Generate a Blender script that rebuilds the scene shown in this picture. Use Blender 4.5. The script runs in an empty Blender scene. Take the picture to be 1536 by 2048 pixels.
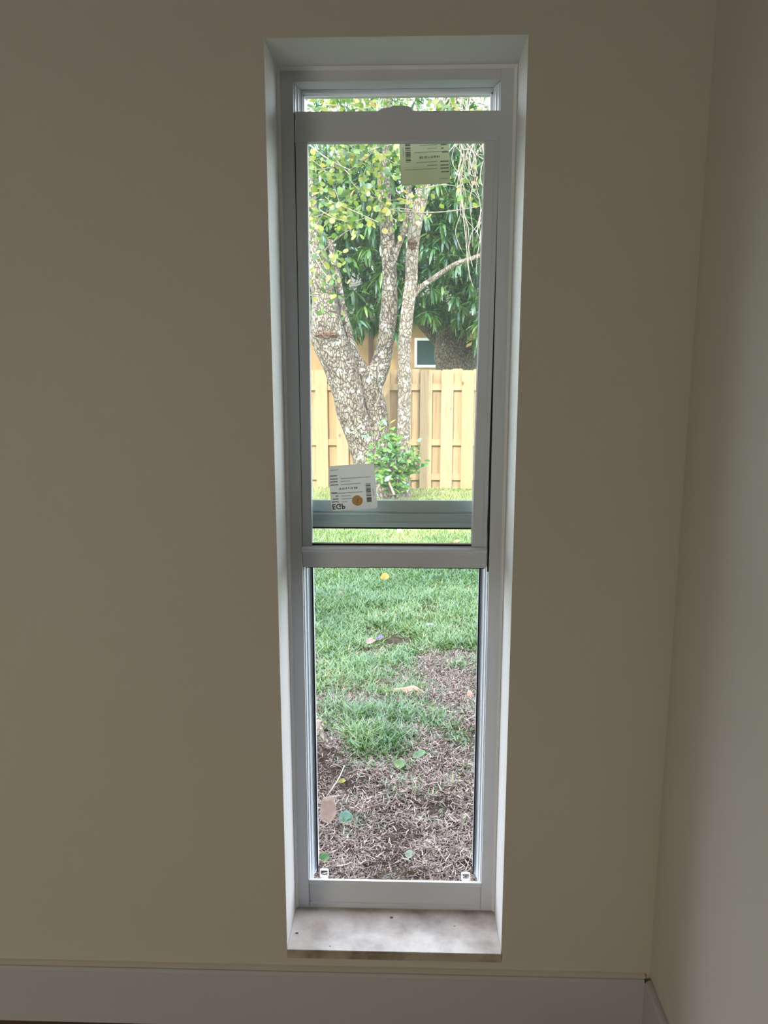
import bpy, bmesh, math, random
import numpy as np
from mathutils import Vector, Matrix

sc = bpy.context.scene
COL = sc.collection
rng = np.random.default_rng(7)
random.seed(7)

# ------------------------------------------------------------------ camera
YAW, PITCH, ROLL = .0302, .1782, -.0006
CAM = np.array([.0259, -1.5898, 1.5279])
FPX = 1540.0
def cam_axes():
    cy, sy = math.cos(YAW), math.sin(YAW)
    f = np.array([-sy*math.cos(PITCH), cy*math.cos(PITCH), -math.sin(PITCH)])
    r = np.array([cy, sy, 0.]); u = np.cross(r, f)
    c, s = math.cos(ROLL), math.sin(ROLL)
    return c*r+s*u, -s*r+c*u, f
AR, AU, AF = cam_axes()
cd = bpy.data.cameras.new('camera'); cam = bpy.data.objects.new('camera', cd); COL.objects.link(cam)
cam.matrix_world = Matrix(((AR[0], AU[0], -AF[0], CAM[0]), (AR[1], AU[1], -AF[1], CAM[1]),
                           (AR[2], AU[2], -AF[2], CAM[2]), (0, 0, 0, 1)))
cd.sensor_fit = 'HORIZONTAL'; cd.sensor_width = 36; cd.lens = 36*FPX/1536
cd.clip_start = .02; cd.clip_end = 300
sc.camera = cam

# ------------------------------------------------------------------ world, sun, added fill lamp, exposure
SKY = 5.6
w = bpy.data.worlds.new('sky'); sc.world = w; w.use_nodes = True
nt = w.node_tree; bg = nt.nodes['Background']
tc = nt.nodes.new('ShaderNodeTexCoord'); sep = nt.nodes.new('ShaderNodeSeparateXYZ'); rmp = nt.nodes.new('ShaderNodeValToRGB')
nt.links.new(tc.outputs['Generated'], sep.inputs[0]); nt.links.new(sep.outputs['Z'], rmp.inputs[0])
rmp.color_ramp.elements[0].position = 0.0; rmp.color_ramp.elements[0].color = (.86, .93, 1, 1)
rmp.color_ramp.elements[1].position = .7; rmp.color_ramp.elements[1].color = (1.0, 1.08, 1.24, 1)
nt.links.new(rmp.outputs[0], bg.inputs[0]); bg.inputs[1].default_value = SKY

def light(name, typ, energy, color, loc, direction, **kw):
    l = bpy.data.lights.new(name, typ); l.energy = energy; l.color = color
    for k, v in kw.items(): setattr(l, k, v)
    o = bpy.data.objects.new(name, l); COL.objects.link(o); o.location = loc
    o.rotation_euler = Vector(direction).to_track_quat('-Z', 'Y').to_euler()
    return o
light('sun', 'SUN', 5.0, (1, .91, .76), (0, -20, 20), (.30, 1, -.72), angle=math.radians(2.0))
# added warm fill lamp by an invented back opening, lights the room
light('added_room_fill', 'AREA', 14, (1, .88, .66), (-2.9, -4.85, .85), (.42, 1, -.21), shape='RECTANGLE', size=1.7, size_y=1.5, spread=1.55)

vs = sc.view_settings
sc.display_settings.display_device = 'sRGB'
vs.view_transform = 'Standard'; vs.look = 'None'; vs.exposure = 0; vs.gamma = 1; vs.use_curve_mapping = False
sc.cycles.max_bounces = 10; sc.cycles.diffuse_bounces = 5; sc.cycles.transparent_max_bounces = 16
sc.cycles.caustics_reflective = False; sc.cycles.caustics_refractive = False

# ------------------------------------------------------------------ helpers
def at(px, py, Y=None, z=None):
    d = AF + AR*(px-768)/FPX - AU*(py-1024)/FPX
    t = (Y-CAM[1])/d[1] if Y is not None else (z-CAM[2])/d[2]
    return CAM + t*d
def pxm(px, py, Y, n):       # a length of n pixels at that spot, in metres
    return float(np.linalg.norm(at(px+n, py, Y)-at(px, py, Y)))

def _hash(ix, iy, s): 
    h = np.sin(ix*127.1+iy*311.7+s*74.7)*43758.5453
    return h-np.floor(h)
def vnoise(x, y, s=0):
    x = np.asarray(x, float); y = np.asarray(y, float)
    ix, iy = np.floor(x), np.floor(y); fx, fy = x-ix, y-iy
    fx = fx*fx*(3-2*fx); fy = fy*fy*(3-2*fy)
    a = _hash(ix, iy, s); b = _hash(ix+1, iy, s); c = _hash(ix, iy+1, s); d = _hash(ix+1, iy+1, s)
    return (a*(1-fx)+b*fx)*(1-fy)+(c*(1-fx)+d*fx)*fy
def fbm(x, y, s=0, o=4):
    v = 0; a = .5
    for k in range(o):
        v = v+a*vnoise(x*2**k, y*2**k, s+k*3.3); a *= .5
    return v/(1-.5**o)

class N:   # tiny node builder
    def __init__(s, name):
        s.m = bpy.data.materials.new(name); s.m.use_nodes = True
        s.t = s.m.node_tree; s.t.nodes.clear(); s.out = s.t.nodes.new('ShaderNodeOutputMaterial')
    def n(s, typ, **kw):
        o = s.t.nodes.new(typ)
        for k, v in kw.items():
            if k in o.inputs.keys(): s.set(o, k, v)
            else: setattr(o, k, v)
        return o
    def set(s, o, k, v):
        if isinstance(v, bpy.types.NodeSocket): s.t.links.new(v, o.inputs[k])
        else: o.inputs[k].default_value = v
    def link(s, a, b): s.t.links.new(a, b)
    def coord(s): return s.n('ShaderNodeTexCoord').outputs['Object']
    def map(s, scale, v=None):
        o = s.n('ShaderNodeMapping'); s.link(v or s.coord(), o.inputs['Vector']); o.inputs['Scale'].default_value = scale
        return o.outputs[0]
    def noise(s, scale, v=None, detail=4, rough=.55):
        o = s.n('ShaderNodeTexNoise'); o.inputs['Scale'].default_value = scale; o.inputs['Detail'].default_value = detail
        o.inputs['Roughness'].default_value = rough
        s.link(v or s.coord(), o.inputs['Vector']); return o.outputs['Fac']
    def ramp(s, fac, stops, interp='LINEAR'):
        o = s.n('ShaderNodeValToRGB'); s.link(fac, o.inputs[0]); cr = o.color_ramp; cr.interpolation = interp
        while len(cr.elements) < len(stops): cr.elements.new(.5)
        for e, (p, c) in zip(cr.elements, stops):
            e.position = p; e.color = (*c, 1) if len(c) == 3 else c
        return o.outputs[0]
    def mix(s, f, a, b, mode='MIX'):
        o = s.n('ShaderNodeMix', data_type='RGBA', blend_type=mode)
        for i, v in ((0, f), (6, a), (7, b)):
            if isinstance(v, bpy.types.NodeSocket): s.link(v, o.inputs[i])
            else: o.inputs[i].default_value = v if i == 0 else (*v, 1)[:4]
        return o.outputs[2]
    def bump(s, h, strength=.3, dist=.01):
        o = s.n('ShaderNodeBump'); s.link(h, o.inputs['Height']); o.inputs['Strength'].default_value = strength
        o.inputs['Distance'].default_value = dist; return o.outputs[0]
    def pbr(s, color, rough=.6, normal=None, spec=.3, metal=0):
        o = s.n('ShaderNodeBsdfPrincipled')
        if isinstance(color, bpy.types.NodeSocket): s.link(color, o.inputs['Base Color'])
        else: o.inputs['Base Color'].default_value = (*color, 1)
        if isinstance(rough, bpy.types.NodeSocket): s.link(rough, o.inputs['Roughness'])
        else: o.inputs['Roughness'].default_value = rough
        o.inputs['Specular IOR Level'].default_value = spec; o.inputs['Metallic'].default_value = metal
        if normal: s.link(normal, o.inputs['Normal'])
        return o.outputs[0]
    def done(s, sh): s.link(sh, s.out.inputs[0]); return s.m

def plain(name, color, rough=.5, spec=.3, metal=0):
    m = N(name); return m.done(m.pbr(color, rough, None, spec, metal))
def m_paint(name, color, bump=.05, sc_=220, stain=None):
    m = N(name); v = m.coord()
    n1 = m.noise(1.3, v, 3); c = m.mix(n1, tuple(x*.96 for x in color), tuple(min(1, x*1.03) for x in color))
    n2 = m.noise(sc_, v, 2)
    if stain:
        f = m.ramp(m.noise(6, v, 5, .7), [(.66, (0, 0, 0)), (.78, (.35, .35, .35))]); c = m.mix(f, c, stain)
    return m.done(m.pbr(c, .55, m.bump(n2, bump, .002), .25))
def m_leafy(name, stops, trans=.35, gloss=.18, rough=.35):
    m = N(name); a = m.n('ShaderNodeAttribute', attribute_name='rnd').outputs['Fac']
    c = m.ramp(a, stops)
    d = m.n('ShaderNodeBsdfDiffuse'); m.link(c, d.inputs[0])
    t = m.n('ShaderNodeBsdfTranslucent'); c2 = m.mix(1.0, c, (1.0, 1.0, .62), 'MULTIPLY'); m.link(c2, t.inputs[0])
    x = m.n('ShaderNodeMixShader'); x.inputs[0].default_value = trans; m.link(d.outputs[0], x.inputs[1]); m.link(t.outputs[0], x.inputs[2])
    g = m.n('ShaderNodeBsdfGlossy'); g.inputs['Roughness'].default_value = rough; g.inputs[0].default_value = (.8, .9, 1, 1)
    y = m.n('ShaderNodeMixShader'); y.inputs[0].default_value = gloss*.5; m.link(x.outputs[0], y.inputs[1]); m.link(g.outputs[0], y.inputs[2])
    return m.done(y.outputs[0])
def m_bark(name, dark, mid, light_, patch):
    m = N(name); v = m.coord()
    vo = m.n('ShaderNodeTexVoronoi', feature='DISTANCE_TO_EDGE'); vv = m.map((1, 1, .55), v)
    nz = m.n('ShaderNodeTexNoise'); nz.inputs['Scale'].default_value = 9; m.link(vv, nz.inputs['Vector'])
    ad = m.n('ShaderNodeMix', data_type='RGBA', blend_type='LINEAR_LIGHT'); ad.inputs[0].default_value = .06
    m.link(vv, ad.inputs[6]); m.link(nz.outputs['Color'], ad.inputs[7])
    vo.inputs['Scale'].default_value = 26; m.link(ad.outputs[2], vo.inputs['Vector'])
    crack = m.ramp(vo.outputs['Distance'], [(0, (0, 0, 0)), (.16, (1, 1, 1))])
    base = m.ramp(m.noise(14, v, 6, .7), [(.32, mid), (.62, light_)])
    c = m.mix(crack, dark, base)
    lich = m.ramp(m.noise(11, v, 5, .75), [(.58, (0, 0, 0)), (.62, (1, 1, 1))])
    c = m.mix(lich, c, patch)
    h = m.mix(.5, crack, m.noise(60, v, 4), 'MIX')
    return m.done(m.pbr(c, .85, m.bump(h, .8, .02), .15))
def m_wood(name, c1, c2, knot):
    m = N(name); v = m.coord(); ob = m.n('ShaderNodeObjectInfo').outputs['Random']
    av = m.n('ShaderNodeVectorMath', operation='ADD'); m.link(v, av.inputs[0])
    cx = m.n('ShaderNodeCombineXYZ'); mm = m.n('ShaderNodeMath', operation='MULTIPLY'); m.link(ob, mm.inputs[0]); mm.inputs[1].default_value = 37
    m.link(mm.outputs[0], cx.inputs[0]); m.link(mm.outputs[0], cx.inputs[2]); m.link(cx.outputs[0], av.inputs[1]); v2 = av.outputs[0]
    g = m.noise(3.0, m.map((14, 14, .55), v2), 5, .6)
    c = m.ramp(g, [(.30, c2), (.50, c1), (.62, tuple(x*.9 for x in c1)), (.70, c2)])
    k = m.n('ShaderNodeTexVoronoi'); k.inputs['Scale'].default_value = 3.3; m.link(m.map((1, 1, .8), v2), k.inputs['Vector'])
    kf = m.ramp(k.outputs['Distance'], [(.05, (1, 1, 1)), (.11, (0, 0, 0))]); c = m.mix(kf, c, knot)
    tint = m.ramp(ob, [(0, (.84, .80, .74)), (.5, (1, .97, .92)), (1, (1.0, .90, .76))]); c = m.mix(1.0, c, tint, 'MULTIPLY')
    return m.done(m.pbr(c, .7, m.bump(g, .2, .004), .2))

PAINT_DIM = (.62, .585, .515)  # same paint as the reveals, dimmed and warmed for the room's dull light
M = {}
M['wall'] = m_paint('wall_paint_dimmed', PAINT_DIM)
M['reveal'] = m_paint('reveal_paint', (.78, .775, .76), .08, 90)
M['base'] = m_paint('baseboard_paint', (.52, .52, .53), .03)
M['ceil'] = m_paint('ceiling_paint', (.30, .26, .20))
M['stucco'] = m_paint('exterior_stucco', (.72, .70, .66), .5, 60)
M['vinyl'] = m_paint('white_window_frame', (.60, .615, .64), .02, 300)
M['vinyl_b'] = plain('white_track', (.72, .77, .82), .35, .4)
M['meet'] = plain('meeting_rail_finish', (.50, .59, .62), .4, .4)
M['black'] = plain('black_gasket_gap', (.006, .006, .007), .6)
M['white_plastic'] = plain('white_plastic', (.86, .86, .88), .35, .4)
M['gold'] = plain('gold_foil_paper', (.62, .40, .14), .45, .4)
M['ink'] = plain('dark_ink', (.035, .042, .06), .7)
M['greyink'] = plain('grey_ink', (.25, .26, .27), .7)
def m_sheet(name, col):
    m = N(name)
    d_ = m.n('ShaderNodeBsdfDiffuse'); d_.inputs[0].default_value = (*col, 1)
    t_ = m.n('ShaderNodeBsdfTranslucent'); t_.inputs[0].default_value = (*col, 1)
    x_ = m.n('ShaderNodeMixShader'); x_.inputs[0].default_value = .32; m.link(d_.outputs[0], x_.inputs[1]); m.link(t_.outputs[0], x_.inputs[2])
    return m.done(x_.outputs[0])
M['paper'] = m_sheet('sticker_paper', (.86, .86, .84))
M['paper_backlit'] = m_sheet('backlit_sticker_paper', (.62, .63, .46))  # same sticker paper, olive backlight put into its colour

def m_glass(name, veil, tint):
    m = N(name)
    t = m.n('ShaderNodeBsdfTransparent'); t.inputs[0].default_value = (*tint, 1)
    g = m.n('ShaderNodeBsdfGlossy'); g.inputs['Roughness'].default_value = .02
    d = m.n('ShaderNodeBsdfDiffuse'); d.inputs[0].default_value = (.85, .87, .85, 1)
    tr = m.n('ShaderNodeBsdfTranslucent'); tr.inputs[0].default_value = (.85, .87, .85, 1)
    a = m.n('ShaderNodeMixShader'); a.inputs[0].default_value = .5; m.link(d.outputs[0], a.inputs[1]); m.link(tr.outputs[0], a.inputs[2])
    b = m.n('ShaderNodeMixShader'); b.inputs[0].default_value = veil; m.link(t.outputs[0], b.inputs[1]); m.link(a.outputs[0], b.inputs[2])
    lw = m.n('ShaderNodeLayerWeight'); lw.inputs[0].default_value = .5
    pw_ = m.n('ShaderNodeMath', operation='POWER'); m.link(lw.outputs['Facing'], pw_.inputs[0]); pw_.inputs[1].default_value = 5
    fr = m.n('ShaderNodeMath', operation='MULTIPLY_ADD'); m.link(pw_.outputs[0], fr.inputs[0]); fr.inputs[1].default_value = .8; fr.inputs[2].default_value = .03
    c = m.n('ShaderNodeMixShader'); m.link(fr.outputs[0], c.inputs[0]); m.link(b.outputs[0], c.inputs[1]); m.link(g.outputs[0], c.inputs[2])
    return m.done(c.outputs[0])
M['glass'] = m_glass('veiled_glass', .013, (.97, .985, .97))  # small diffuse share paints a pale haze over the view
M['dark_glass'] = plain('dark_window_glass', (.05, .09, .09), .15, .5)

# marble sill: cloudy white stone with brown water stain along its back edge
m = N('marble'); v = m.coord()
c = m.ramp(m.noise(9, m.map((1, 1.6, 1), v), 6, .62), [(.28, (.80, .72, .74)), (.46, (.88, .83, .87)), (.60, (.90, .90, .96)), (.75, (.88, .82, .82))])
spx = m.n('ShaderNodeSeparateXYZ'); m.link(v, spx.inputs[0])
ny = m.noise(11, v, 4)
sm = m.n('ShaderNodeMath', operation='MULTIPLY_ADD'); m.link(ny, sm.inputs[0]); sm.inputs[1].default_value = .035; m.link(spx.outputs['Y'], sm.inputs[2])
st = m.ramp(sm.outputs[0], [(.140, (0, 0, 0)), (.150, (1, 1, 1))])
brown = m.ramp(m.noise(24, v, 5, .7), [(.35, (.20, .15, .12)), (.6, (.42, .35, .29))])
c = m.mix(st, c, brown)
fs = m.ramp(spx.outputs['Y'], [(0, (1, 1, 1)), (.0005, (0, 0, 0))])
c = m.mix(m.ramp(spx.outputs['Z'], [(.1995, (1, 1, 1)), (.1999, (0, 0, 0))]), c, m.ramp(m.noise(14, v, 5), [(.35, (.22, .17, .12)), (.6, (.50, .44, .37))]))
M['marble'] = m.done(m.pbr(c, .28, None, .45))

M['floor'] = (lambda m: m.done(m.pbr(m.ramp(m.noise(4, m.map((1, 12, 1))), [(.3, (.10, .058, .035)), (.7, (.20, .12, .075))]), .5)))(N('dark_wood_floor'))
M['bark'] = m_bark('grey_brown_bark', (.05, .038, .032), (.17, .13, .105), (.40, .335, .29), (.62, .62, .62))
M['bark_pale'] = m_bark('pale_lichen_bark', (.14, .10, .08), (.24, .185, .15), (.44, .38, .33), (.68, .69, .68))
M['bark_mango'] = m_bark('dark_mango_bark', (.08, .062, .05), (.21, .17, .13), (.33, .28, .22), (.28, .29, .24))
M['wound'] = (lambda m: m.done(m.pbr(m.ramp(m.noise(50), [(.38, (.025, .016, .013)), (.62, (.22, .125, .09))]), .9, m.bump(m.noise(60), 1, .01))))(N('torn_wood'))
M['cut'] = plain('weathered_cut_wood', (.17, .13, .105), .9)
M['twig'] = plain('pale_twig_bark', (.36, .30, .26), .8)
M['wood'] = m_wood('new_pine', (.55, .41, .28), (.42, .28, .165), (.22, .12, .07))
M['house'] = m_paint('tan_stucco', (.44, .27, .14), .4, 30)
M['brown'] = plain('brown_paint', (.13, .07, .055), .5)
M['roof'] = plain('roof_shingle', (.10, .085, .07), .9)
M['mango'] = m_leafy('mango_leaves', [(0, (.025, .085, .03)), (.45, (.085, .23, .06)), (.8, (.21, .38, .09)), (1, (.36, .48, .13))], .3, .25, .3)
M['orchid'] = m_leafy('rounded_leaves', [(0, (.04, .11, .025)), (.35, (.13, .24, .04)), (.65, (.32, .38, .07)), (.85, (.52, .44, .12)), (1, (.48, .24, .15))], .45, .12, .4)
M['bush'] = m_leafy('bush_leaves', [(0, (.04, .15, .03)), (.5, (.14, .34, .07)), (1, (.42, .58, .14))], .3, .3, .25)
M['far_leaf'] = m_leafy('far_leaves', [(0, (.03, .08, .05)), (1, (.12, .22, .10))], .3, .2, .4)
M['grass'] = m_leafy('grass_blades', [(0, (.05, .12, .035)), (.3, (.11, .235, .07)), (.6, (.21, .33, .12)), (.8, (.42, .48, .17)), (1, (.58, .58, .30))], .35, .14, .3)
M['thatch'] = m_leafy('dead_grass_clippings', [(0, (.05, .03, .022)), (.4, (.14, .092, .072)), (.75, (.33, .24, .19)), (1, (.62, .49, .42))], .08, .12, .45)
m = N('soil'); v = m.coord()
g = m.n('ShaderNodeAttribute', attribute_name='green').outputs['Fac']
s1 = m.ramp(m.noise(18, v, 7, .7), [(.3, (.02, .014, .012)), (.55, (.06, .042, .034)), (.75, (.13, .095, .08))])
s2 = m.ramp(m.noise(30, v, 5), [(.3, (.05, .10, .02)), (.7, (.16, .24, .06))])
M['soil'] = m.done(m.pbr(m.mix(g, s1, s2), .95, m.bump(m.noise(70, v, 6, .7), .8, .02), .1))

# ---- mesh builders
def tagp(o, label=None, cat=None, group=None, kind=None):
    if label: o['label'] = label
    if cat: o['category'] = cat
    if group: o['group'] = group
    if kind: o['kind'] = kind
    return o
def empty(name, loc=(0, 0, 0), **kw):
    o = bpy.data.objects.new(name, None); COL.objects.link(o); o.location = loc; o.empty_display_size = .05
    return tagp(o, **kw)
class MB:
    def __init__(s): s.v = []; s.f = []; s.mi = []; s.cur = 0
    def add(s, vs, fs):
        b = len(s.v); s.v += [tuple(float(c) for c in q) for q in vs]
        for f in fs: s.f.append([b+i for i in f]); s.mi.append(s.cur)
        return s
    def box(s, x0, x1, y0, y1, z0, z1):
        return s.hexa([(x0, y0, z0), (x1, y0, z0), (x1, y0, z1), (x0, y0, z1)], [(x0, y1, z0), (x1, y1, z0), (x1, y1, z1), (x0, y1, z1)])
    def hexa(s, fr, bk):   # front quad (seen from -y, counterclockwise) and back quad
        return s.add(list(fr)+list(bk), [(0, 1, 2, 3), (7, 6, 5, 4), (0, 4, 5, 1), (1, 5, 6, 2), (2, 6, 7, 3), (3, 7, 4, 0)])
    def prism(s, prof, a, b, axis='x'):   # profile of (u, v) pairs swept from a to b along axis
        n = len(prof)
        P = (lambda t, u, v: (t, u, v)) if axis == 'x' else ((lambda t, u, v: (u, v, t)) if axis == 'z' else (lambda t, u, v: (u, t, v)))
        s.add([P(a, *p) for p in prof]+[P(b, *p) for p in prof], [tuple(range(n)), tuple(range(2*n-1, n-1, -1))]+[(i, i+n, (i+1) % n+n, (i+1) % n) for i in range(n)])
        return s
    def tube(s, pts, rad, seg=14, rough=0, flare=None, sd=0):
        pts = [Vector(p) for p in pts]
        # resample smooth
        out = []; rr = []
        K = 6 if len(pts) > 2 else 1
        n = len(pts)
        for i in range(n-1):
            p0, p1, p2, p3 = pts[max(i-1, 0)], pts[i], pts[i+1], pts[min(i+2, n-1)]
            for k in range(K):
                t = k/K
                q = .5*((2*p1)+(-p0+p2)*t+(2*p0-5*p1+4*p2-p3)*t*t+(-p0+3*p1-3*p2+p3)*t**3)
                out.append(q); rr.append(rad[i]*(1-t)+rad[i+1]*t)
        out.append(pts[-1]); rr.append(rad[-1])
        b = len(s.v); ref = Vector((0, -1, 0.01))
        for j, (q, r) in enumerate(zip(out, rr)):
            tg = (out[min(j+1, len(out)-1)]-out[max(j-1, 0)]).normalized()
            if abs(tg.dot(ref)) > .95: ref = Vector((1, 0, 0))
            a = tg.cross(ref).normalized(); c = a.cross(tg).normalized()
            for k in range(seg):
                th = 2*math.pi*k/seg
                rk = r*(1+rough*(float(fbm(k*6/seg*1.0+sd, j*.35, 3))-.5)*2) if rough else r
                s.v.append(tuple(q+a*math.cos(th)*rk+c*math.sin(th)*rk))
        for j in range(len(out)-1):
            for k in range(seg):
                s.f.append([b+j*seg+k, b+j*seg+(k+1) % seg, b+(j+1)*seg+(k+1) % seg, b+(j+1)*seg+k]); s.mi.append(s.cur)
        s.f.append([b+k for k in range(seg)][::-1]); s.mi.append(s.cur)
        e = b+(len(out)-1)*seg; s.f.append([e+k for k in range(seg)]); s.mi.append(s.cur)
        return s
    def build(s, name, mat, parent=None, smooth=False, bevel=0, **kw):
        me = bpy.data.meshes.new(name); me.from_pydata(s.v, [], s.f); me.validate()
        for q in (mat if isinstance(mat, list) else [mat]): me.materials.append(q)
        if isinstance(mat, list): me.polygons.foreach_set('material_index', s.mi)
        bm = bmesh.new(); bm.from_mesh(me); bmesh.ops.recalc_face_normals(bm, faces=bm.faces); bm.to_mesh(me); bm.free()
        if smooth: me.polygons.foreach_set('use_smooth', [True]*len(me.polygons))
        o = bpy.data.objects.new(name, me); COL.objects.link(o)
        if parent: attach(o, parent)
        if bevel:
            b = o.modifiers.new('bevel', 'BEVEL'); b.width = bevel; b.segments = 2; b.limit_method = 'ANGLE'
        return tagp(o, **kw)
def attach(o, parent):
    o.parent = parent
    if parent.type == 'EMPTY' or parent.location.length > 0:
        loc = parent.location.copy(); q = parent.parent
        while q: loc += q.location; q = q.parent
        o.location = -loc     # vertices are given in world space
def raw(name, V, F, mat, rnd=None, parent=None, attr='rnd', smooth=False, dom='FACE', **kw):
    """numpy verts (n,3), faces (m,k) with constant k"""
    me = bpy.data.meshes.new(name); n = len(V); mm_, k = F.shape
    me.vertices.add(n); me.vertices.foreach_set('co', V.astype(np.float32).ravel())
    me.loops.add(mm_*k); me.loops.foreach_set('vertex_index', F.astype(np.int32).ravel())
    me.polygons.add(mm_); me.polygons.foreach_set('loop_start', np.arange(0, mm_*k, k, dtype=np.int32))
    me.update(calc_edges=True)
    if rnd is not None:
        a = me.attributes.new(attr, 'FLOAT', dom); a.data.foreach_set('value', rnd.astype(np.float32))
    if smooth: me.polygons.foreach_set('use_smooth', np.ones(mm_, dtype=bool))
    me.materials.append(mat)
    o = bpy.data.objects.new(name, me); COL.objects.link(o)
    if parent: attach(o, parent)
    return tagp(o, **kw)

def strips(P, D, UP, L, W, prof, bend=None):
    """many leaves/blades at once. P base, D direction, UP normal, prof list of (t, halfwidth 0..1); bend: sag along -UP"""
    n = len(P); D = D/np.linalg.norm(D, axis=1, keepdims=True)
    S = np.cross(D, UP); S /= np.linalg.norm(S, axis=1, keepdims=True)+1e-9
    Nn = np.cross(S, D)
    k = len(prof); V = np.zeros((n, k*2, 3))
    L = np.broadcast_to(L, (n,)); W = np.broadcast_to(W, (n,)); bend = np.zeros(n) if bend is None else bend
    for i, (t, h) in enumerate(prof):
        c = P+D*(L*t)[:, None]-Nn*(bend*L*t*t)[:, None]
        V[:, 2*i] = c-S*(W*h)[:, None]; V[:, 2*i+1] = c+S*(W*h)[:, None]
    F = np.array([[2*i, 2*i+1, 2*i+3, 2*i+2] for i in range(k-1)])
    FF = (F[None]+(np.arange(n)*2*k)[:, None, None]).reshape(-1, 4)
    return V.reshape(-1, 3), FF, k-1

# ================================================================== THE ROOM
XL, XR, YB, ZC = -5.6, .5956, -5.0, 3.05
WO, Z0, Z1 = .25, .2, 2.154         # opening half width, bottom, top
GZ = -.15                            # lawn level
wb = MB(); T = .24
X0w, X1w = -7.0, 7.0
wb.box(X0w, -WO, 0, T, -.6, 3.25).box(WO, X1w, 0, T, -.6, 3.25).box(-WO, WO, 0, T, Z1, 3.25).box(-WO, WO, 0, T, -.6, Z0-.022)
wf = wb.build('wall_front', [M['wall'], M['reveal'], M['stucco']], kind='structure')
for p in wf.data.polygons:
    c = p.center
    if c.y > T-.001: p.material_index = 2
    elif .001 < c.y < T and (abs(abs(c.x)-WO) < .001 or abs(c.z-Z1) < .001): p.material_index = 1
MB().box(XR, XR+.12, YB-.1, -.0005, -.1, 3.0).build('wall_right', M['wall'], kind='structure')
MB().box(XL-.12, XL, YB-.1, -.0005, -.1, 3.0).build('wall_left', M['wall'], kind='structure')
bw = MB(); bw.box(XL, -3.9, YB-.1, YB, -.1, 3).box(-1.9, XR, YB-.1, YB, -.1, 3).box(-3.9, -1.9, YB-.1, YB, 2.3, 3).box(-3.9, -1.9, YB-.1, YB, -.1, .05)
bw.build('wall_back', M['wall'], kind='structure')
MB().box(XL, XR, YB, -.0005, -.1, 0).build('floor', M['floor'], kind='structure')
MB().box(XL, XR, YB, -.0005, ZC, ZC+.1).build('ceiling', M['ceil'], kind='structure')
MB().box(X0w, X1w, -8, .34, 3.25, 3.38).build('roof', M['roof'], kind='structure')
# added unseen shell behind the room, keeps low sun and sky light out
ex = MB(); ex.box(X0w, X1w, -8.1, -8.0, -.6, 3.25).box(X0w, X0w+.1, -8.0, -.001, -.6, 3.25).box(X1w-.1, X1w, -8.0, -.001, -.6, 3.25)
ex.build('wall_light_block', M['stucco'], kind='structure')
bp = [(-.015, 0), (-.0005, 0), (-.0005, .149), (-.006, .1485), (-.011, .146), (-.015, .140)]
MB().prism(bp, XL, XR-.0152).build('baseboard_front', M['base'], kind='structure')
MB().prism([(XR+y, z) for y, z in bp], YB, -.0152, 'y').build('baseboard_right', M['base'], kind='structure')
MB().prism([(-.0005, .1492), (-.010, .1487), (-.005, .1525), (-.0005, .1555)], XL, XR-.012).build('trim_1', M['wall'], kind='structure')
# ================================================================== THE WINDOW
win = empty('window_1', (0, .142, Z0), kind='structure')
f = MB(); V_ = M['vinyl']
FY = .142
fr = MB()
JI = .2158
fr.box(-WO+.0005, -JI, FY, .236, Z0+.0005, Z1-.0005).box(JI, WO-.0005, FY, .236, Z0+.0005, Z1-.0005)      # jambs
fr.box(-JI, JI, FY, .236, 2.126, Z1-.0005)                                                      # head
fr.prism([(FY, Z0+.0005), (.236, Z0+.0005), (.236, .206), (.160, .245), (.1535, .2500), (.1530, .2735), (.1505, .2755), (FY+.001, .2755), (FY+.001, .264), (FY+.005, .262), (FY+.005, .214), (FY, .212)], -JI, JI)
frame = fr.build('window_frame', V_, win, bevel=.0012)
# caulk bead round the frame
cb = MB()
for s in (-1, 1): cb.prism([(s*(WO-.0006), FY-.006), (s*(WO-.0006), FY+.001), (s*(WO-.008), FY+.001)], Z0+.001, Z1-.001, 'z')
cb.prism([(FY-.006, Z1-.0006), (FY+.001, Z1-.0006), (FY+.001, Z1-.008)], -WO+.001, WO-.001)
cb.build('caulk', M['reveal'], win)
# splayed, ribbed side tracks the sash slides in
tr = MB()
for s in (-1, 1):
    pr = [(s*(JI+.0005), .152), (s*.2135, .152), (s*.2120, .166), (s*.2090, .167), (s*.2085, .184), (s*.2065, .185), (s*.2055, .198), (s*.2010, .199), (s*.2005, .232), (s*(JI+.0005), .232)]
    tr.prism(pr, .262, 2.1255, 'z')
tr.build('track', M['vinyl_b'], win)
gk = MB()
for s in (-1, 1):
    gk.box(*sorted((s*.1980, s*.2012)), .190, .198, .266, 1.172)
    gk.box(*sorted((s*.2125, s*.2158)),   .1475, .151, 1.075 if s > 0 else 1.086, 2.066)
gk.build('gasket_and_gap', M['black'], win)
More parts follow.
